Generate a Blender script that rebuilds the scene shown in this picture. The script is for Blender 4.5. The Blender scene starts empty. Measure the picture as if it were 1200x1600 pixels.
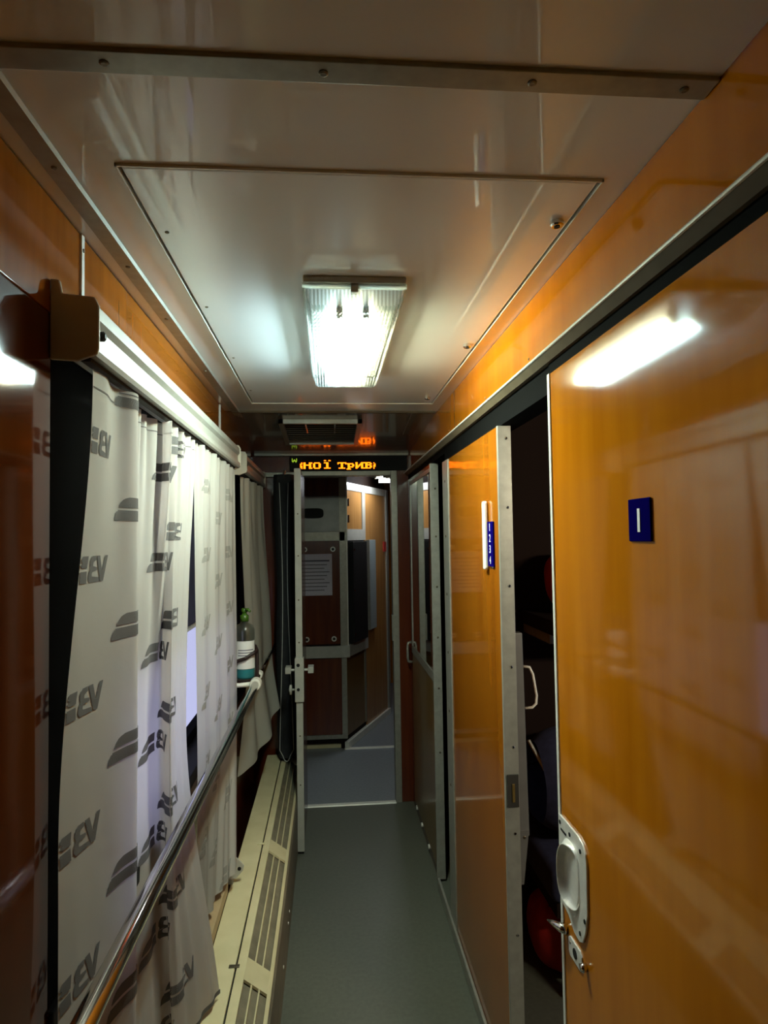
import bpy, bmesh, math, random
from mathutils import Vector, Matrix
random.seed(7)
PI = math.pi
S = bpy.context.scene
COL = S.collection

# ------------------------------------------------------------------ camera, sky, exposure
def camera():
    yaw, pitch, roll = math.radians(4.935), math.radians(2.263), math.radians(-.907)
    f = Vector((math.sin(yaw)*math.cos(pitch), math.cos(yaw)*math.cos(pitch), math.sin(pitch)))
    r = Vector((math.cos(yaw), -math.sin(yaw), 0)); u = r.cross(f)
    r2 = math.cos(roll)*r + math.sin(roll)*u; u2 = -math.sin(roll)*r + math.cos(roll)*u
    m = Matrix((r2, u2, -f)).transposed().to_4x4(); m.translation = (0, 0, 1.62)
    cd = bpy.data.cameras.new('camera'); cd.sensor_fit = 'VERTICAL'; cd.sensor_height = 24
    cd.lens = 24*1000/1600; cd.clip_start = .02
    co = bpy.data.objects.new('camera', cd); COL.objects.link(co); co.matrix_world = m
    S.camera = co
camera()
w = bpy.data.worlds.new('sky'); S.world = w; w.use_nodes = True
bg = w.node_tree.nodes['Background']
bg.inputs[0].default_value = (.60, .60, .88, 1); bg.inputs[1].default_value = .5
S.view_settings.view_transform = 'Standard'; S.view_settings.look = 'None'
S.view_settings.gamma = 1; S.view_settings.use_curve_mapping = False
S.view_settings.exposure = 1.2
S.cycles.max_bounces = 10; S.cycles.sample_clamp_indirect = 4; S.cycles.caustics_reflective = False
TUBE_POWER = 93.0
VESTIBULE_POWER = 27.0

# ------------------------------------------------------------------ materials
MATS = {}
def mat(name, col, rough=.5, metal=0, coat=0, coat_rough=.05, spec=.5):
    m = bpy.data.materials.new(name); m.use_nodes = True
    b = m.node_tree.nodes['Principled BSDF']
    b.inputs['Base Color'].default_value = (*col, 1); b.inputs['Roughness'].default_value = rough
    b.inputs['Metallic'].default_value = metal; b.inputs['Coat Weight'].default_value = coat
    b.inputs['Coat Roughness'].default_value = coat_rough; b.inputs['Specular IOR Level'].default_value = spec
    MATS[name] = m
    return m
def noisy(name, c1, c2, scale, rough=.5, metal=0, coat=0, bump=0, bscale=None, stretch=(1, 1, 1), detail=4, rvar=0, coat_rough=.05, bdist=.002, spec=.5):
    m = mat(name, c1, rough, metal, coat, coat_rough, spec); t = m.node_tree; n = t.nodes; l = t.links
    b = n['Principled BSDF']
    tc = n.new('ShaderNodeTexCoord'); mp = n.new('ShaderNodeMapping'); mp.inputs['Scale'].default_value = stretch
    l.new(tc.outputs['Object'], mp.inputs[0])
    nz = n.new('ShaderNodeTexNoise'); nz.inputs['Scale'].default_value = scale; nz.inputs['Detail'].default_value = detail
    l.new(mp.outputs[0], nz.inputs['Vector'])
    rp = n.new('ShaderNodeValToRGB'); rp.color_ramp.elements[0].color = (*c1, 1); rp.color_ramp.elements[1].color = (*c2, 1)
    rp.color_ramp.elements[0].position = .3; rp.color_ramp.elements[1].position = .7
    l.new(nz.outputs['Fac'], rp.inputs[0]); l.new(rp.outputs[0], b.inputs['Base Color'])
    if rvar:
        mr = n.new('ShaderNodeMapRange'); mr.inputs['To Min'].default_value = rough; mr.inputs['To Max'].default_value = rough+rvar
        l.new(nz.outputs['Fac'], mr.inputs[0]); l.new(mr.outputs[0], b.inputs['Roughness'])
    if bump:
        n2 = n.new('ShaderNodeTexNoise'); n2.inputs['Scale'].default_value = bscale or scale; n2.inputs['Detail'].default_value = 2
        l.new(tc.outputs['Object'], n2.inputs['Vector'])
        bp = n.new('ShaderNodeBump'); bp.inputs['Strength'].default_value = bump; bp.inputs['Distance'].default_value = bdist
        l.new(n2.outputs['Fac'], bp.inputs['Height']); l.new(bp.outputs[0], b.inputs['Normal'])
        if coat: l.new(bp.outputs[0], b.inputs['Coat Normal'])
    return m
def emit(name, col, s):
    m = bpy.data.materials.new(name); m.use_nodes = True; t = m.node_tree
    t.nodes.remove(t.nodes['Principled BSDF'])
    e = t.nodes.new('ShaderNodeEmission'); e.inputs[0].default_value = (*col, 1); e.inputs[1].default_value = s
    t.links.new(e.outputs[0], t.nodes['Material Output'].inputs[0]); MATS[name] = m
    return m
def cloth(name, col, trans, tcol=None, bump=.3):
    m = bpy.data.materials.new(name); m.use_nodes = True; t = m.node_tree; n = t.nodes; l = t.links
    n.remove(n['Principled BSDF'])
    d = n.new('ShaderNodeBsdfDiffuse'); d.inputs[0].default_value = (*col, 1)
    tr = n.new('ShaderNodeBsdfTranslucent'); tr.inputs[0].default_value = (*(tcol or col), 1)
    mx = n.new('ShaderNodeMixShader'); mx.inputs[0].default_value = trans
    tc = n.new('ShaderNodeTexCoord')
    nz = n.new('ShaderNodeTexNoise'); nz.inputs['Scale'].default_value = 22; nz.inputs['Detail'].default_value = 6
    l.new(tc.outputs['Object'], nz.inputs['Vector'])
    bp = n.new('ShaderNodeBump'); bp.inputs['Strength'].default_value = bump; bp.inputs['Distance'].default_value = .006
    l.new(nz.outputs['Fac'], bp.inputs['Height']); l.new(bp.outputs[0], d.inputs['Normal'])
    l.new(d.outputs[0], mx.inputs[1]); l.new(tr.outputs[0], mx.inputs[2])
    l.new(mx.outputs[0], n['Material Output'].inputs[0]); MATS[name] = m
    return m
def clear(name, col, tint_mix, rough=.1):
    # thin clear plastic or glass: mostly see-through, some gloss
    m = bpy.data.materials.new(name); m.use_nodes = True; t = m.node_tree; n = t.nodes; l = t.links
    n.remove(n['Principled BSDF'])
    a = n.new('ShaderNodeBsdfTransparent'); a.inputs[0].default_value = (*col, 1)
    g = n.new('ShaderNodeBsdfGlossy'); g.inputs['Roughness'].default_value = rough
    d = n.new('ShaderNodeBsdfTranslucent'); d.inputs[0].default_value = (*col, 1)
    m1 = n.new('ShaderNodeMixShader'); m1.inputs[0].default_value = tint_mix
    m2 = n.new('ShaderNodeMixShader'); m2.inputs[0].default_value = .07
    l.new(a.outputs[0], m1.inputs[1]); l.new(d.outputs[0], m1.inputs[2])
    l.new(m1.outputs[0], m2.inputs[1]); l.new(g.outputs[0], m2.inputs[2])
    l.new(m2.outputs[0], n['Material Output'].inputs[0]); MATS[name] = m
    return m

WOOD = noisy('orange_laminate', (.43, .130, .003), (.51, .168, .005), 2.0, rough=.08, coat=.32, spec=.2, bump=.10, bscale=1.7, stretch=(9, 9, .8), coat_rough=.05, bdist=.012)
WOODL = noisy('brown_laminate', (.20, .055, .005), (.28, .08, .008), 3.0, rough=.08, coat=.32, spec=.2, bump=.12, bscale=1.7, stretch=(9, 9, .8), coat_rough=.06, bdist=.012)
WOODV = noisy('far_orange_laminate', (.36, .17, .05), (.44, .22, .07), 3.0, rough=.25, coat=.2, stretch=(9, 9, .8))
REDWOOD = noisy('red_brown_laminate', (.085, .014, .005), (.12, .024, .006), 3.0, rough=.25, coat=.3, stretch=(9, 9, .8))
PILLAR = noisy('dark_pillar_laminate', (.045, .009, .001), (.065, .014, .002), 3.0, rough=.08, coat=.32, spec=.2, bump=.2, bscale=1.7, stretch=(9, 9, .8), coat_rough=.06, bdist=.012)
WOODSHADE = noisy('orange_laminate_shade', (.27, .075, .004), (.34, .11, .006), 2.0, rough=.08, coat=.32, spec=.2, bump=.08, bscale=1.7, stretch=(9, 9, .8), coat_rough=.05, bdist=.012)  # orange laminate darkened for the light falling off along the middle door
OLIVE = noisy('olive_laminate', (.16, .09, .02), (.20, .11, .03), 4.0, rough=.3, coat=.2, stretch=(9, 9, .8))
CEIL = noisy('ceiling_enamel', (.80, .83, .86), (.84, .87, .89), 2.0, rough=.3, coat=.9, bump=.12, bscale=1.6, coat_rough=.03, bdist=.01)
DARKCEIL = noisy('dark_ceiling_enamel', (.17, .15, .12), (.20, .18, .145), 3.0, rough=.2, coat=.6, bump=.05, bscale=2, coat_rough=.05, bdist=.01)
FLOOR = noisy('linoleum', (.080, .086, .064), (.105, .112, .086), 60, rough=.38, bump=.12, bscale=220, detail=6, rvar=.15, bdist=.001)
STEEL = noisy('grey_metal', (.30, .295, .25), (.37, .36, .31), 40, rough=.4, metal=.45, bump=.05, bscale=90)
ALU = noisy('pale_aluminium', (.70, .69, .62), (.78, .77, .69), 30, rough=.34, metal=.1)
WHITEMET = noisy('white_enamel_metal', (.42, .415, .37), (.48, .475, .42), 25, rough=.36, coat=.2)
CAST = noisy('cast_aluminium', (.74, .73, .69), (.84, .83, .78), 60, rough=.34, metal=.4, bump=.15, bscale=160)
CHROME = mat('chrome', (.72, .70, .66), .12, 1)
BLACK = mat('black_plastic', (.010, .010, .010), .6, spec=.2)
DARKSLOT = mat('dark_gap', (.02, .017, .012), .7)
SCREW = noisy('screw_metal', (.10, .08, .05), (.2, .17, .12), 80, rough=.4, metal=.8)
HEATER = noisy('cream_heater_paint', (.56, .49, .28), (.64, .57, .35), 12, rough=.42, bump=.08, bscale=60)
HEATFRONT = noisy('brown_heater_front', (.16, .13, .09), (.23, .19, .13), 14, rough=.5)  # front panel colour, darker and browner than the lid
TAN = noisy('tan_sill', (.38, .27, .14), (.44, .32, .18), 10, rough=.5)
WHITEPL = mat('white_plastic', (.72, .70, .62), .35)
BLUEPL = mat('blue_plate', (.003, .0015, .085), .9, spec=0)
WHITEPR = mat('white_print', (.85, .85, .82), .5)
NAVY = noisy('navy_cloth', (.010, .011, .035), (.018, .02, .055), 40, rough=.9)
BLIND = noisy('navy_blind', (.022, .024, .07), (.03, .033, .09), 40, rough=.8)
REDCL = noisy('red_cloth', (.30, .008, .004), (.40, .014, .006), 30, rough=.7, bump=.3, bscale=20)
BLACKCL = noisy('black_cloth', (.014, .014, .015), (.022, .022, .023), 30, rough=.9, bump=.3, bscale=15)
PIPING = mat('grey_piping', (.55, .54, .50), .7)
CAP = noisy('pelmet_cap_paint', (.50, .46, .37), (.56, .52, .42), 20, rough=.5)
TRACK = noisy('track_paint', (.10, .075, .045), (.13, .10, .065), 20, rough=.7, spec=.15)
STRAP = mat('dark_strap', (.018, .006, .005), .6)
PALESTRAP = mat('pale_strap', (.42, .42, .36), .8)
DARKROOM = mat('dark_interior', (.012, .006, .004), .8, spec=.1)  # near-black colour puts the compartment's dimness into its surfaces
MATTE = mat('matte_black', (.004, .004, .004), .9, spec=.03)
GREYBLUE = mat('grey_blue_panel', (.30, .36, .37), .4)
CABGREY = noisy('cabinet_grey', (.16, .16, .15), (.21, .21, .20), 10, rough=.35, metal=.3)
PAPER = noisy('notice_paper', (.58, .56, .66), (.66, .64, .74), 90, rough=.7)
INK = mat('notice_ink', (.12, .11, .15), .8)
GREENPL = mat('green_pump', (.05, .12, .012), .35)
MIRROR = mat('mirror', (.75, .75, .73), .03, 1)
CURT = cloth('curtain_cloth', (.66, .635, .58), .54, (.80, .765, .76))
CURTB = cloth('curtain_cloth_dense', (.56, .545, .50), .46, (.56, .53, .52))
CURT2 = cloth('curtain_cloth_far', (.42, .40, .34), .2)
PRINT = cloth('curtain_print', (.19, .185, .18), .40, (.18, .17, .19))
PRINTPALE = cloth('curtain_print_pale', (.38, .37, .34), .42)
GLASS = clear('window_glass', (.93, .95, .97), .0, .02)
DIFF = clear('ribbed_diffuser', (.93, .97, .93), .05, .15)
DIFF2 = clear('ribbed_diffuser_shade', (.50, .57, .52), .06, .15)  # darker tint paints in the dark lines of light bent by the ribs
REFL = mat('grey_green_reflector', (.055, .062, .052), .5)
BOTTLE = clear('bottle_plastic', (.80, .84, .80), .40, .1)
GEL = mat('teal_gel', (.03, .30, .38), .12, coat=.5)
LABEL = mat('bottle_label', (.70, .70, .68), .6)
TUBEC = emit('cool_tube', (.70, .95, 1.0), TUBE_POWER)
TUBEW = emit('warm_tube', (1.0, .93, .66), TUBE_POWER)
TUBEV = emit('vestibule_tube', (.88, .94, 1.0), VESTIBULE_POWER)
LED = emit('orange_led', (1.0, .13, .003), 2.6)
LEDG = emit('green_led', (.35, .55, .03), .5)

# ------------------------------------------------------------------ mesh helpers
class MB:
    def __init__(s): s.v = []; s.f = []
    def add(s, vs, fs):
        o = len(s.v); s.v += [tuple(p) for p in vs]; s.f += [tuple(i+o for i in f) for f in fs]; return s
    def box(s, lo, hi):
        x0, y0, z0 = lo; x1, y1, z1 = hi
        return s.add([(x0,y0,z0),(x1,y0,z0),(x1,y1,z0),(x0,y1,z0),(x0,y0,z1),(x1,y0,z1),(x1,y1,z1),(x0,y1,z1)],
                     [(0,3,2,1),(4,5,6,7),(0,1,5,4),(1,2,6,5),(2,3,7,6),(3,0,4,7)])
    def prism(s, poly, d):            # poly: 3D points of a flat outline, d: extrusion vector
        n = len(poly); d = Vector(d); a = [Vector(p) for p in poly]; b = [p+d for p in a]
        return s.add(a+b, [tuple(range(n))[::-1], tuple(range(n, 2*n))]+[(i, (i+1) % n, (i+1) % n+n, i+n) for i in range(n)])
    def tube(s, pts, r, n=12, caps=True):
        pts = [Vector(p) for p in pts]; rs = r if isinstance(r, (list, tuple)) else [r]*len(pts)
        vs = []; up = None
        for i, p in enumerate(pts):
            d = (pts[min(i+1, len(pts)-1)]-pts[max(i-1, 0)]).normalized()
            if up is None: up = d.orthogonal().normalized()
            up = (up-d*up.dot(d)).normalized(); q = d.cross(up)
            vs += [p+rs[i]*(math.cos(2*PI*k/n)*up+math.sin(2*PI*k/n)*q) for k in range(n)]
        fs = [(i*n+k, i*n+(k+1) % n, (i+1)*n+(k+1) % n, (i+1)*n+k) for i in range(len(pts)-1) for k in range(n)]
        if caps: fs += [tuple(range(n))[::-1], tuple(range(len(vs)-n, len(vs)))]
        return s.add(vs, fs)
    def lathe(s, c, prof, n=24):      # prof: (radius, z) about a vertical axis through c
        vs = [(c[0]+r*math.cos(2*PI*k/n), c[1]+r*math.sin(2*PI*k/n), z) for r, z in prof for k in range(n)]
        fs = [(i*n+k, i*n+(k+1) % n, (i+1)*n+(k+1) % n, (i+1)*n+k) for i in range(len(prof)-1) for k in range(n)]
        fs += [tuple(range(n))[::-1], tuple(range(len(vs)-n, len(vs)))]
        return s.add(vs, fs)
    def grid(s, fn, nu, nv):
        vs = [fn(i/nu, j/nv) for j in range(nv+1) for i in range(nu+1)]
        W = nu+1
        return s.add(vs, [(j*W+i, j*W+i+1, (j+1)*W+i+1, (j+1)*W+i) for j in range(nv) for i in range(nu)])

def empty(name, loc, label=None, cat=None, group=None, kind=None):
    o = bpy.data.objects.new(name, None); COL.objects.link(o); o.location = loc; o.empty_display_size = .05
    return tag(o, label, cat, group, kind)
def tag(o, label=None, cat=None, group=None, kind=None):
    if label: o['label'] = label
    if cat: o['category'] = cat
    if group: o['group'] = group
    if kind: o['kind'] = kind
    return o
def wloc(o):
    v = Vector(o.location)
    while o.parent: o = o.parent; v += Vector(o.location)
    return v
def obj(name, mb, m, parent=None, bevel=0, smooth=False, seg=2, label=None, cat=None, group=None, kind=None, fix=True):
    xs, ys, zs = zip(*mb.v); base = Vector(((min(xs)+max(xs))/2, (min(ys)+max(ys))/2, min(zs)))
    me = bpy.data.meshes.new(name); me.from_pydata([Vector(p)-base for p in mb.v], [], mb.f)
    if fix:
        bm = bmesh.new(); bm.from_mesh(me); bmesh.ops.recalc_face_normals(bm, faces=bm.faces); bm.to_mesh(me); bm.free()
    me.materials.append(m if not isinstance(m, str) else MATS[m])
    if smooth:
        for p in me.polygons: p.use_smooth = True
    o = bpy.data.objects.new(name, me); COL.objects.link(o)
    o.location = base-(wloc(parent) if parent else Vector((0, 0, 0)))
    if parent: o.parent = parent
    if bevel:
        b = o.modifiers.new('bevel', 'BEVEL'); b.width = bevel; b.segments = seg; b.limit_method = 'ANGLE'
        for p in me.polygons: p.use_smooth = True
        wn = o.modifiers.new('wn', 'WEIGHTED_NORMAL'); wn.keep_sharp = False
    return tag(o, label, cat, group, kind)
def box(name, lo, hi, m, parent=None, bevel=0, **k): return obj(name, MB().box(lo, hi), m, parent, bevel, **k)
def place(o, parent, world):
    o.parent = parent; o.location = Vector(world)-(wloc(parent) if parent else Vector((0,0,0)))
def dup(o, world, parent=None):
    c = o.copy(); COL.objects.link(c); c.parent = parent
    c.location = Vector(world)-(wloc(parent) if parent else Vector((0,0,0)))
    return c
def text_mesh(name, txt, size, depth, m, parent, origin, xdir, ydir, align='CENTER'):
    cu = bpy.data.curves.new('t', 'FONT'); cu.body = txt; cu.size = size; cu.extrude = depth; cu.align_x = align; cu.align_y = 'CENTER'
    cu.resolution_u = 3
    to = bpy.data.objects.new('t', cu); COL.objects.link(to); bpy.context.view_layer.update()
    me = bpy.data.meshes.new_from_object(to.evaluated_get(bpy.context.evaluated_depsgraph_get()))
    bpy.data.objects.remove(to); bpy.data.curves.remove(cu)
    X = Vector(xdir).normalized(); Y = Vector(ydir).normalized(); Z = X.cross(Y)
    mb = MB(); O = Vector(origin)
    mb.add([O+X*v.co.x+Y*v.co.y+Z*v.co.z for v in me.vertices], [tuple(p.vertices) for p in me.polygons])
    bpy.data.meshes.remove(me)
    return obj(name, mb, m, parent)
def screw(at, normal, r, parent, m=SCREW, name='screw'):
    n = Vector(normal).normalized(); p = Vector(at)
    return obj(name, MB().tube([p-n*.002, p+n*.0012, p+n*.0024], [r, r, r*.6], 10), m, parent, smooth=False)

# ------------------------------------------------------------------ floor, ceiling
ZC = 2.2
fl = box('floor', (-.62, -1.6, -.05), (2.4, 3.965, 0), FLOOR, label='grey green linoleum corridor floor', kind='structure')
fl2 = box('floor', (-.62, 3.965, -.05), (2.4, 7.2, -.001), noisy('lamp_lit_linoleum', (.17, .19, .21), (.21, .23, .25), 60, rough=.4, bump=.12, bscale=220, bdist=.001), label='grey linoleum floor of the vestibule beyond the doorway', kind='structure')  # floor colour lightened and blued to carry the cool vestibule lamp light
ts = obj('trim_1', MB().prism([(-.17, 3.945, .0), (-.17, 3.985, .0), (-.17, 3.98, .006), (-.17, 3.95, .006)], (.56, 0, 0)), ALU, label='metal threshold strip across the floor under the doorway', kind='structure')
obj('trim_2', MB().prism([(.10, 4.98, -.001), (.10, 5.02, -.001), (.10, 5.015, .005), (.10, 4.985, .005)], (.8, 0, 0)), ALU, label='far metal strip across the vestibule floor at the cabinet corner', kind='structure')

ce = empty('ceiling', (0, 0, ZC), 'glossy grey beige enamelled corridor ceiling with panel joints', kind='structure')
HX0, HX1, HY0, HY1 = -.322, .457, .993, 2.742
# near panel, main panel pieces around the hatch, tilted end panel
box('panel', (-.60, -1.6, ZC), (.56, .752, ZC+.04), CEIL, ce)
box('panel', (-.60, .752, ZC+.002), (.56, HY0, ZC+.04), CEIL, ce)
box('panel', (-.60, HY1, ZC+.002), (.56, 2.922, ZC+.04), CEIL, ce)
box('panel', (-.60, HY0, ZC+.002), (HX0, HY1, ZC+.04), CEIL, ce)
box('panel', (HX1, HY0, ZC+.002), (.56, HY1, ZC+.04), CEIL, ce)
box('backing', (-.60, -1.6, ZC+.045), (.56, 4.0, ZC+.06), DARKSLOT, ce)
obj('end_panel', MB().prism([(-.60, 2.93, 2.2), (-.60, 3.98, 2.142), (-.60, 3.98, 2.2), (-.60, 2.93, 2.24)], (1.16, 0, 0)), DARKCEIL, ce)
obj('joint_strip', MB().box((-.43, 2.918, 2.194), (.5, 2.934, 2.203)), TRACK, ce, bevel=.002)

ht = empty('access_hatch', (.07, 1.87, ZC), 'large flush rectangular access hatch around the ceiling lamp', 'hatch')
g = .007
box('hatch_panel', (HX0+g, HY0+g, ZC-.001), (HX1-g, HY1-g, ZC+.03), CEIL, ht, bevel=.004)
fr = MB()
for a, b in (((HX0, HY0), (HX1, HY0+.0025)), ((HX0, HY0), (HX0+.0025, HY1)), ((HX1-.0025, HY0), (HX1, HY1)), ((HX0, HY1-.0025), (HX1, HY1))):
    fr.box((*a, ZC-.003), (*b, ZC+.02))
obj('edge_frame', fr, ALU, ht)
for (x, y) in ((.427, 1.13), (.424, 1.888), (.414, 2.611)):
    k = obj('latch', MB().tube([(x, y, ZC+.002), (x, y, ZC-.008), (x, y, ZC-.011)], [.0125, .0125, .010], 18), CHROME, ht)
    obj('latch_core', MB().tube([(x, y, ZC-.010), (x, y, ZC-.0125)], .0055, 12), BLACK, k)
for y in (1.21, 1.60, 2.05, 2.5):
    screw((-.296, y, ZC-.001), (0, 0, -1), .004, ht)

t3 = obj('trim_3', MB().box((-.60, .752, ZC-.006), (.504, .79, ZC+.01)), STEEL, bevel=.002, label='flat grey metal strip across the ceiling nearest the camera', kind='structure')
for x in (-.262, .0, .264, .466): screw((x, .771, ZC-.006), (0, 0, -1), .006, t3)
t4 = obj('trim_4', MB().prism([(-.43, -1.5, 2.206), (-.43, -1.5, 2.196), (-.398, -1.5, 2.194), (-.395, -1.5, 2.206)], (0, 5.4, 0)), STEEL, label='long metal strip along the left edge of the ceiling', kind='structure')
for y in (.62, 1.0, 1.36, 1.68, 2.2, 2.7): screw((-.413, y, 2.195), (0, 0, -1), .005, t4)

# ------------------------------------------------------------------ ceiling lamp
def ceiling_lamp():
    L = empty('ceiling_lamp', (.065, 1.79, ZC), 'lit twin tube ceiling lamp with clear ribbed cover', 'lamp')
    x0, x1, y0, y1 = -.050, .178, 1.405, 2.20; zb, zt = 2.134, 2.199
    box('base_tray', (x0-.001, y0-.012, 2.184), (x1+.001, y1+.012, zt), STEEL, L, bevel=.003)
    box('reflector', (x0+.012, y0+.01, 2.178), (x1-.012, y1-.01, 2.1842), REFL, L)
    for nm, x, m in (('cool_tube', .032, TUBEC), ('warm_tube', .096, TUBEW)):
        t = obj('tube', MB().tube([(x, y0+.16, 2.158), (x, y1-.05, 2.158)], .0165, 16), m, L, smooth=False,
                label='bluish white tube' if m is TUBEC else 'yellowish white tube')
        for y in (y0+.145, y1-.035):
            box('socket', (x-.008, y-.018, 2.152), (x+.008, y+.016, 2.178), WHITEPL, t, bevel=.003)
    # ribbed cover: rounded trough section swept along y, ribs along the sides and grid of prisms below
    n = 54; prof = []
    for i in range(n+1):
        u = i/n; x = x0+(x1-x0)*u
        e = min(u, 1-u)*(x1-x0)
        z = zb + .050*max(0, 1-e/.024)**2.6
        rib = .0018*math.cos(i*PI)
        prof.append((x, z+rib))
    m_ = 60
    def fn(a, b):
        i = int(round(a*n)); x, z = prof[i]; y = y0+(y1-y0)*b
        e = min(b, 1-b)*(y1-y0)
        z2 = z+.050*max(0, 1-e/.026)**2.6
        return (x, y, min(z2+.0009*math.cos(round(b*m_)*PI), 2.190))
    cov = obj('cover', MB().grid(fn, n, m_), DIFF, L, smooth=False)
    cov.data.materials.append(DIFF2)
    for p in cov.data.polygons:
        i, j = p.index % n, p.index // n
        side = i < 11 or i >= n-11; end = j < 11 or j >= m_-6
        if (side and i % 2) or (end and (i+j) % 2): p.material_index = 1
    rim = MB()
    for lo, hi in (((x0-.003, y0-.003), (x1+.003, y0+.004)), ((x0-.003, y1-.004), (x1+.003, y1+.003)), ((x0-.003, y0), (x0+.003, y1)), ((x1-.003, y0), (x1+.003, y1))):
        rim.box((*lo, 2.174), (*hi, 2.186))
    obj('cover_rim', rim, clear('rim_plastic', (.85, .88, .84), .5, .15), L)
    box('lamp_clip', (.055, y0-.006, 2.165), (.072, y0+.02, 2.188), STEEL, L, bevel=.002)
ceiling_lamp()

# ------------------------------------------------------------------ left wall and window 1
WX = -.46
wl = empty('wall_left', (WX, 1, 0), 'glossy brown laminate outer wall with upper panels', kind='structure')
def lw(name, y0, y1, z0, z1, m=WOODL, x=WX, th=.10, **k): return box(name, (x-th, y0, z0), (x, y1, z1), m, wl, **k)
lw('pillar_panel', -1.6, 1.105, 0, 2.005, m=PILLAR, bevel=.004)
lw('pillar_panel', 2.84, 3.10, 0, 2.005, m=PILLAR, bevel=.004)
for y0, y1 in ((-1.6, 1.226), (1.240, 2.764), (2.778, 3.98)):
    lw('upper_panel', y0, y1, 2.005, 2.2, bevel=.002)
for y0, y1 in ((1.226, 1.240), (2.764, 2.778)):
    o = lw('joint_strip', y0, y1, 2.005, 2.2, m=ALU, x=WX+.004, bevel=.001)
    screw((WX+.004, (y0+y1)/2, 2.17), (1, 0, 0), .004, o)
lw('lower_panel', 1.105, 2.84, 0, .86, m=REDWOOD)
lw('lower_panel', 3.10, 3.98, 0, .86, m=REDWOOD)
lw('ledge', 1.105, 2.44, .331, .372, m=TAN, x=-.385, th=.075)
def window(n, y0, y1, label):
    W = empty('window_%d' % n, (-.53, (y0+y1)/2, .86), label, kind='structure')
    fr = MB(); X0, X1 = -.56, -.525
    for lo, hi in (((y0, .86), (y1, .90)), ((y0, 1.93), (y1, 2.005)), ((y0, .90), (y0+.05, 1.93)), ((y1-.05, .90), (y1, 1.93)), ((y0+.05, 1.33), (y1-.05, 1.36))):
        fr.box((X0, lo[0], lo[1]), (X1, hi[0], hi[1]))
    obj('window_frame', fr, MATTE, W, bevel=.003)
    for z0, z1 in ((.90, 1.33), (1.36, 1.93)):
        box('pane', (-.546, y0+.05, z0), (-.541, y1-.05, z1), GLASS, W)
    for ya in (y0, y1-.03):
        box('blind_guide', (-.525, ya, .862), (-.462, ya+(.225 if ya < y0+.01 else .03), 1.95), MATTE, W, bevel=.004)
    box('sill', (-.56, y0, .82), (-.452, y1, .862), BLACK, W, bevel=.004)
window(1, 1.105, 2.84, 'wide corridor window behind the printed curtains')
window(2, 3.10, 3.98, 'second window at the corridor end beyond the bottle')

# ------------------------------------------------------------------ roller blind
rb = empty('roller_blind', (-.492, 1.97, 1.30), 'half lowered dark navy roller blind behind the curtain gap', 'blind')
box('blind_cloth', (-.4935, 1.14, 1.315), (-.492, 2.80, 1.93), BLIND, rb)
rb2 = empty('roller_blind', (-.492, 3.54, .87), 'dark roller blind added at the second window to keep daylight off the plain curtain', 'blind')  # added blind that shuts out the second window's daylight
box('blind_cloth', (-.4935, 3.13, .875), (-.492, 3.95, 1.93), BLIND, rb2)
obj('bottom_bar', MB().tube([(-.4925, 3.13, .872), (-.4925, 3.95, .872)], .008, 10), ALU, rb2)
obj('bottom_bar', MB().tube([(-.4925, 1.14, 1.312), (-.4925, 2.80, 1.312)], .008, 10), ALU, rb)
obj('roller', MB().tube([(-.497, 1.12, 1.95), (-.497, 2.82, 1.95)], .022, 14), BLACK, rb)

# ------------------------------------------------------------------ pelmets
def pelmet(y0, y1, label, caps=True):
    P = empty('curtain_pelmet', (-.42, (y0+y1)/2, 1.925), label, 'pelmet')
    prof = [(-.4585, 1.948), (-.400, 1.934), (-.386, 1.932), (-.382, 1.940), (-.383, 1.954), (-.392, 1.962), (-.392, 1.986), (-.384, 1.996), (-.385, 2.018), (-.396, 2.030), (-.412, 2.034),
            (-.412, 2.031), (-.397, 2.027), (-.388, 2.017), (-.388, 1.998), (-.395, 1.988), (-.395, 1.960), (-.386, 1.952), (-.386, 1.944), (-.4585, 1.951)]
    mb = MB(); n = len(prof)
    mb.add([(x, y0, z) for x, z in prof]+[(x, y1, z) for x, z in prof],
           [(i, (i+1) % n, (i+1) % n+n, i+n) for i in range(n)])
    obj('profile', mb, noisy('pelmet_paint', (.27, .265, .235), (.31, .305, .27), 25, rough=.42), P, smooth=False)
    box('top_board', (-.4585, y0, 2.024), (-.40, y1, 2.031), WHITEMET, P)
    obj('curtain_track', MB().box((-.418, y0+.02, 1.928), (-.402, y1-.02, 1.936)), DARKSLOT, P)
    for ya, s in ((y0, -1), (y1, 1)):
        cap = [(-.4595, 1.925), (-.415, 1.922), (-.383, 1.934), (-.380, 1.944), (-.380, 2.016), (-.388, 2.032), (-.440, 2.037), (-.444, 2.060), (-.4595, 2.062)]
        c = obj('end_cap', MB().prism([(x, ya-.004, z) for x, z in cap], (0, .008, 0)), CAP, P, bevel=.003)
    y = y0+.03
    obj('screw', MB().tube([(-.392, y, 1.974), (-.383, y, 1.974), (-.380, y, 1.974)], [.0085, .0085, .005], 12), BLACK, P)
    return P
pelmet(1.10, 2.83, 'long white curtain pelmet above the printed curtains')
pelmet(3.04, 3.94, 'short far curtain pelmet above the gathered plain curtain')

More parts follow.
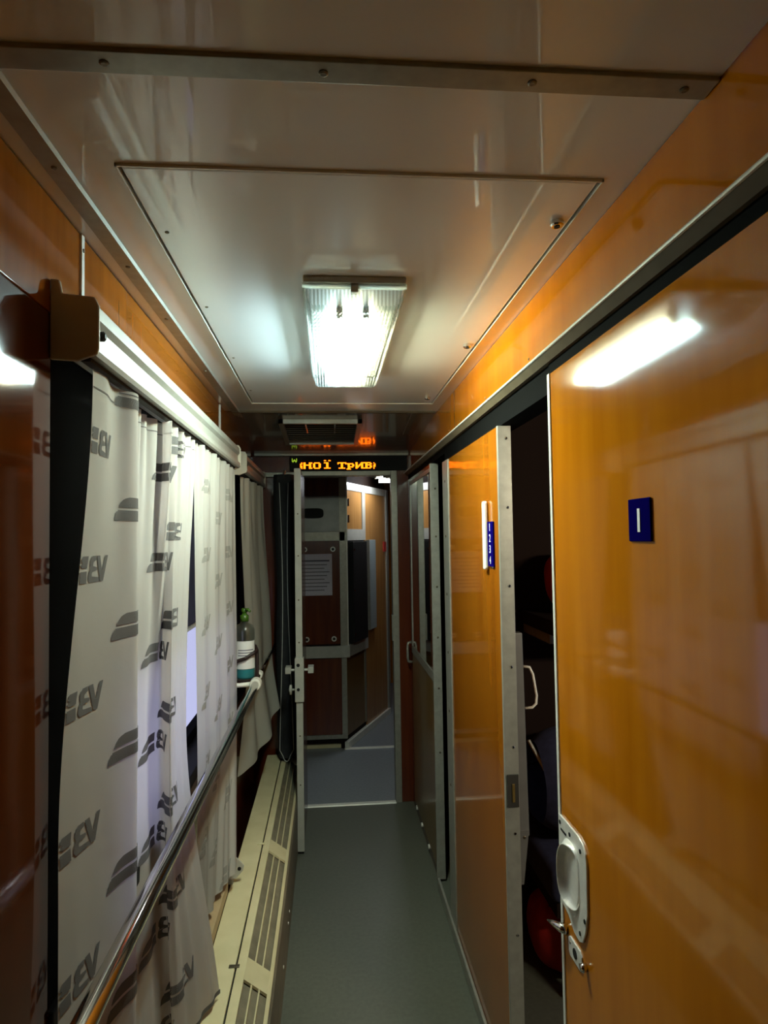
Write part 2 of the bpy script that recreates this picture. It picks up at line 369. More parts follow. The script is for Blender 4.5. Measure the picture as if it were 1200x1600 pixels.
# ------------------------------------------------------------------ curtains
def catmull(P, t):
    n = len(P)-1; f = min(max(t, 0), 1)*n; i = min(int(f), n-1); f -= i
    p = [Vector(P[max(0, min(n, i+k))]) for k in (-1, 0, 1, 2)]
    return .5*((2*p[1])+(-p[0]+p[2])*f+(2*p[0]-5*p[1]+4*p[2]-p[3])*f*f+(-p[0]+3*p[1]-3*p[2]+p[3])*f**3)
def resample(P, N=400):
    pts = [catmull(P, i/N) for i in range(N+1)]; L = [0]
    for i in range(N): L.append(L[-1]+(pts[i+1]-pts[i]).length)
    return pts, L
class Curtain:
    def __init__(s, top, mid, bot, zt, zm, zb, pleats, pamp, u0=0, zslope=0):
        s.z = (zt, zm, zb); s.pl = pleats; s.pa = pamp; s.u0 = u0; s.zs = zslope
        s.P = [resample(q) for q in (top, mid, bot)]; s.L = s.P[1][1][-1]
    def at(s, k, u):
        pts, L = s.P[k]; t = u*L[-1]; lo, hi = 0, len(L)-1
        while hi-lo > 1:
            m = (lo+hi)//2
            if L[m] <= t: lo = m
            else: hi = m
        f = (t-L[lo])/max(1e-9, L[hi]-L[lo]); return pts[lo].lerp(pts[hi], min(1, max(0, f)))
    def pos(s, u, z, off=0):
        zt, zm, zb = s.z
        a, m, b = s.at(0, u), s.at(1, u), s.at(2, u)
        if z >= zm:
            f = (zt-z)/(zt-zm); f = f*f*(3-2*f) if f < 1 else 1; p = a.lerp(m, f)
        else:
            f = (zm-z)/(zm-zb); f = f*f*(2-f); p = m.lerp(b, f)
        d = max(0, 1-(zt-z)/.42)
        ph = s.pl(u)
        p = p+Vector((s.pa*d**1.3*math.sin(ph)+.0042*math.sin(ph*.5+z*2.3)+off, .004*d*math.cos(ph*1.3)))
        return Vector((p.x, p.y, z))
    def surf(s, u, v):
        zt, zm, zb = s.z; zbu = zb+s.zs*u
        return s.pos(u, zt+(zbu-zt)*v)

LOGO = []      # the mark as it shows from the corridor side (reversed print); unit height
def logo_shapes():
    bar_u = [(.95, 1), (2.55, 1), (2.50, .57), (.28, .57), (.38, .74), (.60, .92)]
    bar_l = [(.22, .43), (2.50, .43), (2.55, 0), (-.08, 0), (-.02, .22), (.08, .37)]
    three = [(3.34, 1), (2.96, 1), (2.78, .85), (2.76, .66), (2.86, .53), (2.72, .40), (2.68, .15), (2.86, 0), (3.76, 0), (3.70, .18), (3.10, .18), (3.02, .26),
             (3.04, .38), (3.14, .44), (3.52, .44), (3.50, .56), (3.18, .56), (3.10, .62), (3.12, .76), (3.20, .80), (3.42, .80)]
    uu = [(3.42, 1), (3.74, 1), (3.98, .40), (4.22, 1), (4.46, 1), (4.12, 0), (3.84, 0)]
    return [bar_u, bar_l, three, uu]
def scan(poly, zlo, zhi):     # exact trapezoids of a polygon between two heights (approximated by mid sampling at both)
    out = []
    def cuts(y):
        xs = []
        for i in range(len(poly)):
            (x0, y0), (x1, y1) = poly[i], poly[(i+1) % len(poly)]
            if (y0 <= y) != (y1 <= y): xs.append(x0+(x1-x0)*(y-y0)/(y1-y0))
        return sorted(xs)
    e = 1e-4; a, b = cuts(zlo+e), cuts(zhi-e)
    if len(a) != len(b):
        a = b = cuts((zlo+zhi)/2)
    return [(a[i], a[i+1], b[i], b[i+1]) for i in range(0, len(a)-1, 2)]
def print_logos(cur, spots, m, parent, h=.047):
    base = []
    for poly in logo_shapes():
        n = 18
        for k in range(n):
            for a0, a1, b0, b1 in scan(poly, k/n, (k+1)/n):
                q = max(1, int((a1-a0)*h/.006))
                for j in range(q):
                    base.append((a0+(a1-a0)*j/q, a0+(a1-a0)*(j+1)/q, b0+(b1-b0)*j/q, b0+(b1-b0)*(j+1)/q, k/n, (k+1)/n))
    objs = []
    for s0, zc in spots:
        mb = MB()
        for a0, a1, b0, b1, z0, z1 in base:
            sa = [s0+v*h for v in (a0, a1, b1, b0)]
            if max(sa) > cur.L-.002 or min(sa) < .002: continue
            zz = [zc+(t-.5)*h for t in (z0, z0, z1, z1)]
            if min(zz) < cur.z[2]+cur.zs*sa[0]/cur.L+.004: continue
            if max(zz) > cur.z[0]-.004: continue
            pts = [cur.pos(q/cur.L, z) for q, z in zip(sa, zz)]
            nn = (pts[1]-pts[0]).cross(pts[3]-pts[0]).normalized()
            if nn.x < 0: nn = -nn
            nn = (pts[1]-pts[0]).cross(Vector((0, 0, 1))).normalized()
            mb.add([p+nn*.0011 for p in pts], [(0, 1, 2, 3)])
        if mb.v: objs.append(obj('printed_mark', mb, m, parent, fix=False))
    return objs

# left (near) curtain
topA = [(-.406, 1.150), (-.412, 1.22), (-.412, 1.30), (-.402, 1.375), (-.424, 1.40), (-.440, 1.46), (-.440, 1.56), (-.436, 1.66), (-.424, 1.69), (-.406, 1.655), (-.412, 1.72), (-.414, 1.82), (-.412, 1.90), (-.414, 1.99)]
midA = [(-.444, 1.095), (-.424, 1.18), (-.398, 1.28), (-.388, 1.325), (-.420, 1.365), (-.456, 1.43), (-.456, 1.55), (-.452, 1.66), (-.450, 1.72), (-.425, 1.70), (-.405, 1.655), (-.41, 1.70), (-.418, 1.80), (-.418, 1.895)]
botA = [(-.436, 1.06), (-.415, 1.16), (-.385, 1.24), (-.372, 1.285), (-.395, 1.36), (-.43, 1.44), (-.43, 1.54), (-.42, 1.64), (-.405, 1.675), (-.392, 1.65), (-.378, 1.67), (-.37, 1.74), (-.345, 1.82), (-.322, 1.885)]
cA = Curtain(topA, midA, botA, 1.924, 1.10, .345, lambda u: 2*PI*(3*u+17*u*u*.75), .0085)
A = empty('printed_curtain', (-.41, 1.5, .345), 'near pale curtain printed with rows of grey train marks, nearest the camera', 'curtain', 'printed window curtains')
obj('curtain_cloth', MB().grid(cA.surf, 260, 130), CURT, A, smooth=True)
spots = []
for s0, z0 in ((-.085, 1.800), (.15, 1.685+.228), (.515, 1.795), (.65, 1.645)):
    for k in range(-1, 8): spots.append((s0, z0-.2285*k))
print_logos(cA, spots, PRINT, A)
seam = MB()
for z in (1.892,):
    for k in range(130):
        p, q = cA.pos(k/130, z), cA.pos((k+1)/130, z)
        n_ = Vector((.0012, 0, 0)); seam.add([p+n_, q+n_, q+n_+Vector((0, 0, .0022)), p+n_+Vector((0, 0, .0022))], [(0, 1, 2, 3)])
obj('seam', seam, PRINT, A, fix=False)
hem = MB()
for k in range(130):
    p, q = cA.pos(k/130, .347), cA.pos((k+1)/130, .347)
    n_ = Vector((.0016, 0, 0)); u_ = Vector((0, 0, .012)); hem.add([p+n_, q+n_, q+n_+u_, p+n_+u_], [(0, 1, 2, 3)])
obj('hem', hem, PRINT, A, fix=False)

# right (far) curtain
topB = [(-.412, 2.02), (-.405, 2.10), (-.412, 2.2), (-.404, 2.3), (-.412, 2.42), (-.404, 2.55), (-.411, 2.68), (-.408, 2.815)]
midB = [(-.405, 1.99), (-.398, 2.08), (-.418, 2.2), (-.402, 2.3), (-.416, 2.42), (-.402, 2.55), (-.414, 2.68), (-.402, 2.84)]
botB = [(-.420, 2.03), (-.408, 2.08), (-.416, 2.14), (-.400, 2.2), (-.405, 2.27), (-.386, 2.33), (-.375, 2.39), (-.352, 2.45)]
cB = Curtain(topB, midB, botB, 1.924, 1.02, .40, lambda u: 2*PI*15*u, .0085)
B = empty('printed_curtain', (-.41, 2.4, .40), 'farther pale curtain with faint printed marks, right of the bright gap', 'curtain', 'printed window curtains')
obj('curtain_cloth', MB().grid(cB.surf, 200, 110), CURTB, B, smooth=True)
spots = []
for s0, z0 in ((.06, 1.80), (.30, 1.70), (.56, 1.80)):
    for k in range(7): spots.append((s0, z0-.2285*k))
print_logos(cB, spots, PRINTPALE, B)

# plain gathered curtain at the second window
topC = [(-.42, 3.12), (-.40, 3.22), (-.42, 3.32), (-.39, 3.45), (-.41, 3.58), (-.37, 3.7)]
midC = [(-.41, 3.18), (-.385, 3.26), (-.40, 3.36), (-.36, 3.48), (-.375, 3.58), (-.335, 3.70)]
botC = [(-.46, 3.2), (-.385, 3.25), (-.36, 3.34), (-.29, 3.42), (-.30, 3.52), (-.245, 3.60)]
cC = Curtain(topC, midC, botC, 1.922, 1.02, .47, lambda u: 2*PI*8*u, .008, zslope=.21)
C_ = empty('plain_curtain', (-.38, 3.4, .47), 'dim plain curtain gathered behind the bottle and flared below its rail', 'curtain')
obj('curtain_cloth', MB().grid(cC.surf, 110, 90), CURT2, C_, smooth=True)

# ------------------------------------------------------------------ handrails
def handrail(x, z, y0, y1, r, label, ring=True):
    H = empty('handrail', (x, (y0+y1)/2, z), label, 'handrail')
    obj('rail', MB().tube([(x, y0, z), (x, y1, z)], r, 20), CHROME, H, smooth=True)
    for yb in ((y1-.02,) if ring else (y0+.05,)):
        b = obj('bracket_ring', MB().tube([(x, yb-.025, z), (x, yb+.03, z)], r+.009, 20), WHITEPL, H, bevel=.004)
        obj('bracket_arm', MB().tube([(x, yb, z), (x-.07, yb, z-.004), (WX+.006, yb, z-.004)], [.012, .0095, .011], 12), WHITEPL, b, smooth=True)
        obj('wall_flange', MB().tube([(WX-.002, yb, z-.004), (WX+.006, yb, z-.004)], .035, 20), WHITEPL, b)
    return H
handrail(-.33, .985, -1.2, 2.90, .0165, 'long chrome handrail running in front of the printed curtains')
handrail(-.335, .985, 3.02, 3.93, .0085, 'thin short handrail beyond the bottle, carrying the plain curtain', ring=False)

# ------------------------------------------------------------------ sanitizer bottle with holder
bx, by = -.392, 3.0
BT = empty('sanitizer_bottle', (bx, by, .985), 'clear pump bottle of teal gel with green pump and white label', 'bottle')
obj('body', MB().lathe((bx, by), [(.042, .987), (.046, .995), (.046, 1.205), (.040, 1.225), (.018, 1.238), (.018, 1.248)], 28), BOTTLE, BT, smooth=True)
obj('gel', MB().lathe((bx, by), [(.040, .990), (.0435, .997), (.0435, 1.095)], 28), GEL, BT, smooth=True)
lb = MB().grid(lambda a, b: (bx+.0468*math.cos(-2.3+2.1*a), by+.0468*math.sin(-2.3+2.1*a), 1.035+.125*b), 18, 4)
lo = obj('bottle_label', lb, LABEL, BT, smooth=True)
for k in range(3):
    obj('label_line', MB().grid(lambda a, b: (bx+.0473*math.cos(-2.1+1.6*a), by+.0473*math.sin(-2.1+1.6*a), 1.118-.012*k+.004*b), 14, 1), INK, lo)
obj('pump_collar', MB().lathe((bx, by), [(.020, 1.246), (.020, 1.272), (.012, 1.276), (.009, 1.285)], 18), GREENPL, BT, smooth=True)
obj('pump_head', MB().lathe((bx, by), [(.008, 1.283), (.014, 1.287), (.015, 1.30), (.010, 1.305)], 16).tube([(bx, by, 1.298), (bx+.02, by-.02, 1.300), (bx+.03, by-.03, 1.292)], [.008, .007, .005], 10), GREENPL, BT, smooth=True)
HO = empty('bottle_holder', (bx, by, .955), 'dark strap and wall cradle holding the teal bottle', 'holder')
obj('cradle', MB().lathe((bx, by), [(.05, .972), (.05, .9865)], 24).box((WX-.001, by-.03, .962), (bx, by+.03, .976)), STRAP, HO)
obj('strap', MB().tube([(WX+.004, by-.02, 1.06), (bx-.03, by-.050, 1.072), (bx+.01, by-.056, 1.085), (bx+.045, by-.035, 1.105), (bx+.056, by, 1.11), (bx+.045, by+.03, 1.125), (bx, by+.052, 1.14), (bx-.03, by+.05, 1.14), (WX+.003, by+.03, 1.14)], .0085, 8), STRAP, HO)
obj('strap', MB().tube([(bx+.055, by, 1.11), (bx+.056, by, 1.05), (bx+.055, by, .975)], .0085, 8), STRAP, HO)

# ------------------------------------------------------------------ heater cover along the left floor
HT = empty('heater_cover', (-.28, 1.9, 0), 'long cream convector heater cover along the left floor edge', 'heater')
zt = .33
box('back_lid', (-.384, -1.2, zt-.012), (-.299, 3.93, zt), HEATER, HT, bevel=.003)
def zf(x): return zt-max(0, x+.268)*.72          # the grilled front of the lid slopes down to the corridor
def strip(x0, x1, y0, y1, d0=0, th=.010):
    return [(x0, y0, zf(x0)-d0), (x1, y0, zf(x1)-d0), (x1, y0, zf(x1)-d0-th), (x0, y0, zf(x0)-d0-th)], (0, y1-y0, 0)
obj('front_lid', MB().prism(*strip(-.2935, -.266, -1.2, 3.93)).prism(*strip(-.199, -.188, -1.2, 3.93)), HEATER, HT, bevel=.0015)
SLOT = noisy('heater_slot', (.13, .11, .07), (.2, .17, .11), 20, rough=.7)
obj('gap_floor', MB().prism(*strip(-.268, -.190, -1.2, 3.93, .014, .004)), SLOT, HT)
box('joint_shadow', (-.2985, -1.2, zt-.0185), (-.294, 3.93, zt-.012), DARKSLOT, HT)
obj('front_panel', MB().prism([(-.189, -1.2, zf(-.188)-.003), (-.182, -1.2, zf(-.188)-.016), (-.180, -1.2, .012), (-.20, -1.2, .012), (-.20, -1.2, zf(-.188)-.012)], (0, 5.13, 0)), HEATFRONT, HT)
joint = [-1.2, -.55, .12, .78, 1.40, 2.02, 2.80, 3.93]
for i in range(len(joint)-1):
    y0, y1 = joint[i], joint[i+1]
    obj('grille_bridge', MB().prism(*strip(-.267, -.198, y1-.055, y1+.045 if i < len(joint)-2 else y1, .0006, .009)), HEATER, HT)
    ya, yb = y0+.045, y1-.055
    for k in range(2):
        xa = -.266+.0223*(k+1)
        obj('grille_bar', MB().prism(*strip(xa-.002, xa+.002, ya, yb, .002, .013)), HEATER, HT)
    if i:
        box('lid_clip', (-.318, y0-.006, zt-.001), (-.286, y0+.008, zt+.003), SCREW if i % 2 else HEATER, HT, bevel=.001)
box('heater_foot', (-.198, -1.2, 0), (-.185, 3.93, .012), DARKSLOT, HT)
for y in (2.36, 2.62, 2.70): screw((-.1805, y, .10), (1, 0, 0), .006, HT, WHITEPL)

bk = MB()
poly = [(2.47, .335), (2.52, .335), (2.56, .40), (2.56, .43), (2.545, .445), (2.47, .42)]
br = empty('wall_bracket', (-.37, 2.5, .33), 'beige metal bracket with a hole at the curtain foot above the heater', 'bracket')
obj('bracket_plate', MB().prism([(-.455, 2.50, .345), (-.365, 2.50, .345), (-.338, 2.50, .375), (-.335, 2.50, .392), (-.345, 2.50, .405), (-.39, 2.50, .45), (-.455, 2.50, .45)], (0, .006, 0)), WHITEMET, br, bevel=.001)
obj('hole', MB().tube([(-.352, 2.4985, .382), (-.352, 2.5005, .382)], .007, 14), BLACK, br)
box('bracket_foot', (-.455, 2.49, zt+.0005), (-.375, 2.53, .346), STEEL, br)

# ------------------------------------------------------------------ right wall
RX = .49
wr = empty('wall_right', (RX, 1, 0), 'glossy orange laminate compartment wall with frieze above the doors', kind='structure')
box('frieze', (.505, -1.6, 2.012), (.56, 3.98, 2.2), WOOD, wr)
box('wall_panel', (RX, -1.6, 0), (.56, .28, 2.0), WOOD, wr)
box('door_lintel', (RX+.008, 1.376, 1.938), (.56, 2.70, 2.012), MATTE, wr)
box('door_lintel', (RX+.008, 2.70, 1.975), (.56, 3.98, 2.012), MATTE, wr)
box('lintel_shade', (RX+.004, .28, 1.978), (.56, 1.38, 2.012), MATTE, wr)  # black strip painting the shadow band between track trim and leaf
box('wall_panel', (RX+.04, .28, 0), (.56, .9, 1.985), REDWOOD, wr)
for x, y in ((.505, 1.55), (.505, 2.0), (.505, 2.4), (.505, 2.62), (.505, 2.95)):
    screw((x, y, 2.06), (-1, 0, 0), .0035, wr, CHROME)
tr = empty('trim_5', (.48, 1, 2.0), 'long metal door track trim with a bright top edge on the right wall', kind='structure')
obj('track_face', MB().prism([(.486, -1.5, 2.001), (.472, -1.5, 2.0165), (.506, -1.5, 2.021), (.506, -1.5, 2.001)], (0, 5.47, 0)), TRACK, tr)
obj('bright_edge', MB().tube([(.4715, -1.5, 2.0195), (.4715, 3.97, 2.0195)], .0036, 8), ALU, tr)

# door 1: the near sliding door with plate 1
D1 = empty('door_1', (.507, .84, 0), 'near glossy orange sliding door with a blue plate numbered 1', kind='structure')
box('leaf', (RX, .28, .012), (.524, 1.362, 1.976), WOOD, D1, bevel=.002)
box('edge_strip', (RX-.003, 1.362, .012), (.527, 1.376, 1.976), ALU, D1, bevel=.002, label='pale metal edge strip')
pl = box('number_plate', (RX-.0035, .934, 1.607), (RX-.0005, 1.006, 1.675), BLUEPL, D1, bevel=.0015, label='dark blue plate with a white stroke')
box('numeral', (RX-.0045, .9655, 1.622), (RX-.0032, .9735, 1.659), WHITEPR, pl)
# cast handle
hd = obj('handle_plate', MB().prism([(RX-.0045, y, z) for y, z in ((1.371, 1.020), (1.262, 1.020), (1.240, 1.014), (1.226, 1.000), (1.222, .985), (1.224, .886), (1.236, .845), (1.252, .818), (1.268, .810), (1.296, .812), (1.325, .830), (1.371, .838))], (.005, 0, 0)), CAST, D1, bevel=.0015, label='cast pale metal handle plate')
def cup(a, b):            # raised scoop whose open side faces back along the corridor
    th = 2*PI*a; c, s_ = math.cos(th), math.sin(th); e = .78
    cy = math.copysign(abs(c)**e, c); cz = math.copysign(abs(s_)**e, s_)
    def opening(r): return (.4785-.0100*r*cy, 1.294+.036*r*cy, .924+.058*r*cz)
    if b < .4:            # inside of the scoop
        q = b/.4; x, y, z = opening(q)
        return (min(.4835, x+.024*(1-q**3)), y, z)
    if b < .55:           # rounded rim
        q = (b-.4)/.15; x, y, z = opening(1+.10*q)
        return (x-.0035*math.sin(PI*q), y, z)
    q = (b-.55)/.45; x, y, z = opening(1.10); q2 = q**.8
    return (x+(RX-.0005-x)*q2, y+(1.306+.058*cy-y)*q, z+(.912+.080*cz-z)*q)
obj('handle_cup', MB().grid(cup, 56, 26), CAST, hd, smooth=True)
for y, z in ((1.360, 1.005), (1.305, 1.003), (1.250, .995), (1.236, .868), (1.262, .83)):
    obj('screw', MB().tube([(RX-.0058, y, z), (RX-.0035, y, z)], .0045, 10), BLACK, hd)
obj('slot', MB().box((RX-.0056, 1.325, .991), (RX-.004, 1.355, .995)), BLACK, hd)
obj('latch_lever', MB().tube([(RX-.002, 1.340, .788), (RX-.010, 1.352, .789), (RX-.020, 1.375, .786), (RX-.026, 1.395, .781)], [.009, .010, .006, .0015], 12), CHROME, D1, smooth=True)
kp = obj('keyhole_plate', MB().prism([(RX-.003, y, z) for y, z in ((1.333, .782), (1.325, .788), (1.272, .790), (1.263, .782), (1.263, .758), (1.270, .751), (1.326, .748), (1.333, .755))], (.004, 0, 0)), CAST, D1, bevel=.001, label='small pale lock plate')
obj('keyhole', MB().tube([(RX-.0042, 1.297, .769), (RX-.002, 1.297, .769)], .010, 14), BLACK, kp)
for y, z in ((1.322, .776), (1.273, .763)): obj('screw', MB().tube([(RX-.004, y, z), (RX-.002, y, z)], .003, 8), SCREW, kp)
obj('stop_knob', MB().tube([(RX+.001, 1.244, .776), (RX-.008, 1.244, .776), (RX-.013, 1.244, .776)], [.006, .009, .006], 14), CHROME, D1, smooth=True)

# door 2: the middle door with berth plate
D2 = empty('door_2', (.507, 2.26, 0), 'middle orange door leaf with white handle and berth number plate', kind='structure')
box('leaf', (RX, 1.815, .012), (.524, 2.58, 1.937), WOODSHADE, D2, bevel=.001)
ec = box('edge_cap', (RX-.003, 1.800, .012), (.527, 1.815, 1.937), STEEL, D2, bevel=.002, label='grey metal edge with screws')
for z in (1.90, 1.70, 1.475, 1.245, 1.02, .78, .5): screw((.512, 1.800, z), (0, -1, 0), .0042, ec, CHROME)
sp = box('strike_box', (.492, 1.795, .855), (.524, 1.8005, .945), DARKSLOT, ec)
box('latch_tongue', (.505, 1.792, .87), (.512, 1.797, .92), noisy('brass', (.35, .22, .06), (.45, .30, .10), 40, rough=.35, metal=.8), ec)
fs = box('edge_strip', (RX-.004, 2.58, .012), (.524, 2.70, 1.937), STEEL, D2, bevel=.002)
for z in (1.85, 1.62, 1.38, 1.14, .9, .6): screw((RX-.004, 2.64, z), (-1, 0, 0), .006, fs)
obj('pull_handle', MB().prism([(RX-.002, y, z) for y, z in ((1.937, 1.520), (1.942, 1.515), (1.966, 1.515), (1.971, 1.520), (1.971, 1.722), (1.966, 1.727), (1.942, 1.727), (1.937, 1.722))], (-.011, 0, 0)), WHITEPL, D2, bevel=.004, label='white upright pull handle')
bp_ = box('berth_plate', (RX-.006, 1.868, 1.527), (RX-.0005, 1.932, 1.662), BLUEPL, D2, bevel=.001, label='blue plate with white berth numbers')
for k, ch in enumerate('1234'):
    text_mesh('numeral', ch, .034, .0006, WHITEPR, bp_, (RX-.0066, 1.90, 1.644-.033*k), (0, -1, 0), (0, 0, 1))
box('baseboard_right', (RX-.012, 1.815, 0), (RX-.0005, 2.98, .05), STEEL, bevel=.003, label='low metal skirting under the middle right door', kind='structure')

# door 3: mirror door at the end of the right wall
D3 = empty('door_3', (.507, 3.45, 0), 'far right door with a tall mirror above a brown panel', kind='structure')
e3 = box('edge_cap', (RX-.004, 3.035, .012), (.527, 3.055, 1.972), STEEL, D3, bevel=.002)
for z in (1.85, 1.62, 1.38, 1.14, .9, .6): screw((.510, 3.035, z), (0, -1, 0), .005, e3)
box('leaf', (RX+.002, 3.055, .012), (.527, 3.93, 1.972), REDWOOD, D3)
box('mirror', (RX-.001, 3.12, .98), (RX+.0025, 3.80, 1.93), MIRROR, D3)
mf = MB()
for lo, hi in (((3.80, .93), (3.83, 1.95)), ((3.055, 1.93), (3.83, 1.95)), ((3.055, .93), (3.80, .975))):
    mf.box((RX-.005, lo[0], lo[1]), (RX+.003, hi[0], hi[1]))
obj('mirror_frame', mf, STEEL, D3, bevel=.001)
box('lower_panel', (RX-.001, 3.06, .06), (RX+.0025, 3.83, .925), OLIVE, D3, bevel=.001)
obj('pull_handle', MB().tube([(RX, 3.87, .985), (RX-.022, 3.87, .98), (RX-.026, 3.87, .96), (RX-.026, 3.87, .89), (RX-.022, 3.87, .87), (RX, 3.87, .865)], .008, 10), STEEL, D3, smooth=True)
for y, z in ((3.55, .02), (3.3, .02), (3.75, .03)): obj('stop_pad', MB().tube([(RX+.002, y, z+.02), (RX-.006, y, z+.02)], .012, 12), WHITEPL, D3)

# ------------------------------------------------------------------ compartments behind the doors
wc = empty('wall_inner', (1.4, 1.6, 0), 'compartment walls coloured near black in place of interior shade', kind='structure')
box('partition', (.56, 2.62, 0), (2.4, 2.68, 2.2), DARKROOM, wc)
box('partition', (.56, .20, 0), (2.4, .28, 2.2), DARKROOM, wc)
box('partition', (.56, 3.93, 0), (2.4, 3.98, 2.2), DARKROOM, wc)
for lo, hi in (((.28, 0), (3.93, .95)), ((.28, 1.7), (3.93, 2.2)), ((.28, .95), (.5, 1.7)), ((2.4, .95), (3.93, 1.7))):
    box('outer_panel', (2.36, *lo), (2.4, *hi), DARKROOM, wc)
W3 = empty('window_3', (2.38, 1.45, .95), 'window added on the far side, out of view, to light the compartment', kind='structure')  # unseen opening added to let daylight into the compartment
w3 = MB()
for lo, hi in (((.5, .95), (2.4, .99)), ((.5, 1.66), (2.4, 1.7)), ((.5, .99), (.54, 1.66)), ((2.36, .99), (2.4, 1.66))): w3.box((2.35, *lo), (2.39, *hi))
obj('window_frame', w3, BLACK, W3)
box('pane', (2.37, .54, .99), (2.375, 2.36, 1.66), GLASS, W3)
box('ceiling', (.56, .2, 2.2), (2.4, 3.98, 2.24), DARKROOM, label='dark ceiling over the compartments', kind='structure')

bt = empty('berth', (1.5, 2.38, 0), 'lower navy berth with a pale strap inside the open compartment', 'berth')
box('mattress', (.74, 2.16, .36), (2.34, 2.61, .48), NAVY, bt, bevel=.03, seg=3)
box('berth_frame', (.76, 2.18, .31), (2.34, 2.61, .36), DARKROOM, bt)
for x in (.80, 2.28): box('leg', (x, 2.22, 0), (x+.04, 2.26, .31), STEEL, bt)
pw = empty('navy_pillow', (.98, 2.42, .48), 'dark navy bedding roll on the lower berth', 'bedding')
obj('bedding_body', MB().grid(lambda a, b: (.76+.50*b, 2.40+.19*math.cos(2*PI*a)*(1-.25*(2*b-1)**6), .692+.19*math.sin(2*PI*a)*(1-.25*(2*b-1)**6)+.008*math.sin(9*a*PI+b*5)), 40, 16), NAVY, pw, smooth=True)
obj('strap', MB().box((.742, 2.20, .0), (.748, 2.225, .001)).v and MB().prism([(.735, 2.375, .85), (.735, 2.395, .845), (.838, 2.208, .60), (.838, 2.190, .60)], (.006, 0, .004)), PALESTRAP, pw)
ub = empty('upper_berth', (1.5, 2.38, 1.27), 'dark upper berth board inside the open compartment', 'berth')
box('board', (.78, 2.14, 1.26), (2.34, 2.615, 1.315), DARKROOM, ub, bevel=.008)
box('support_arm', (.80, 2.30, 1.22), (.82, 2.615, 1.26), STEEL, ub)
def blob(c, r, seed, sq=.75):
    rnd = random.Random(seed); ph = [rnd.uniform(0, 6) for _ in range(6)]
    def fn(a, b):
        t, p = 2*PI*a, PI*(b-.5); f = 1+.06*math.sin(3*t+ph[0]+2*p)+.05*math.sin(5*t+ph[1])*math.cos(p)
        g = lambda v: math.copysign(abs(v)**sq, v)
        return (c[0]+r[0]*f*g(math.cos(t))*g(math.cos(p)), c[1]+r[1]*f*g(math.sin(t))*g(math.cos(p)), c[2]+r[2]*g(math.sin(p)))
    return MB().grid(fn, 36, 18)
rbag = empty('red_bag', (.86, 2.40, 0), 'dark red bag on the floor under the lower berth', 'bag')
obj('bag_body', blob((.90, 2.42, .131), (.165, .15, .130), 3), REDCL, rbag, smooth=True)
obj('bag_handle', MB().tube([(.80, 2.37, .24), (.82, 2.37, .285), (.90, 2.37, .30), (.98, 2.37, .285), (1.0, 2.37, .24)], .008, 8), STRAP, rbag, smooth=True)
rj = empty('red_bundle', (.95, 2.42, 1.315), 'red cloth bundle lying on the upper berth board', 'bundle')
obj('bundle_body', blob((.96, 2.40, 1.44), (.125, .14, .125), 5), REDCL, rj, smooth=True)
obj('painted_glint', MB().tube([(.842, 2.31, 1.46), (.85, 2.30, 1.50), (.84, 2.30, 1.53), (.855, 2.305, 1.56)], .006, 8), PALESTRAP, rj, smooth=True)  # pale streak modelled to stand for a small highlight on the cloth
rl = empty('fill_lamp', (1.55, .30, 1.84), 'added strip light, out of view, brightening the compartment interior', 'lamp')  # added fill light for the compartment, hidden behind the near door
box('fill_back', (1.25, .282, 1.84), (1.85, .30, 1.94), WHITEPL, rl, bevel=.003)
box('fill_diffuser', (1.26, .30, 1.85), (1.84, .315, 1.93), emit('fill_light', (1.0, .88, .66), 75.0), rl)
ld = empty('folding_ladder', (.585, 1.95, .45), 'grey folding ladder rail with a white loop handle behind the door edge', 'ladder')
obj('side_rail', MB().prism([(.560, 1.95, .70), (.600, 1.95, .70), (.592, 1.95, 1.318), (.560, 1.95, 1.318)], (0, .03, 0)), CABGREY, ld, bevel=.003)
obj('hinge_plate', MB().prism([(.560, 1.944, .56), (.577, 1.944, .56), (.596, 1.944, .72), (.560, 1.944, .72)], (0, .005, 0)), CABGREY, ld)
box('wall_mount', (.5555, 1.953, .62), (.561, 1.985, 1.26), STEEL, ld)
screw((.582, 1.944, .70), (0, -1, 0), .005, ld)
obj('loop_handle', MB().tube([(.594, 1.955, 1.214), (.612, 1.95, 1.212), (.622, 1.95, 1.19), (.632, 1.95, 1.125), (.630, 1.95, 1.10), (.618, 1.95, 1.089), (.596, 1.955, 1.086)], .0042, 10), WHITEPL, ld, smooth=True)

# ------------------------------------------------------------------ end partition, door frame, swing door, display
wf = empty('wall_far', (0, 4.0, 0), 'dark end partition with red brown post and framed doorway', kind='structure')
box('side_panel', (-.62, 3.985, 0), (-.185, 4.03, 2.2), REDWOOD, wf)
box('post', (.425, 3.962, 0), (.56, 4.03, 2.2), REDWOOD, wf, bevel=.002)
box('upper_panel', (-.185, 3.985, 2.035), (.425, 4.03, 2.2), REDWOOD, wf)
trf = empty('trim_6', (.1, 3.98, 0), 'grey metal frame around the end doorway', kind='structure')
jm = box('jamb', (.388, 3.955, 0), (.426, 4.035, 2.035), STEEL, trf, bevel=.002)
box('jamb', (-.205, 3.957, 0), (-.178, 4.035, 2.035), STEEL, trf, bevel=.002)
box('header', (-.178, 3.957, 2.006), (.388, 4.035, 2.035), STEEL, trf, bevel=.002)
box('strike_plate', (.380, 3.952, .98), (.3885, 3.99, 1.14), STEEL, trf, bevel=.002)
box('header_wing', (-.45, 3.955, 2.0), (-.205, 3.986, 2.028), STEEL, trf, bevel=.002)
obj('trim_7', MB().box((-.45, 3.945, 2.128), (.50, 3.985, 2.148)), STEEL, bevel=.002, label='thin metal strip where the dark end wall meets the ceiling', kind='structure')

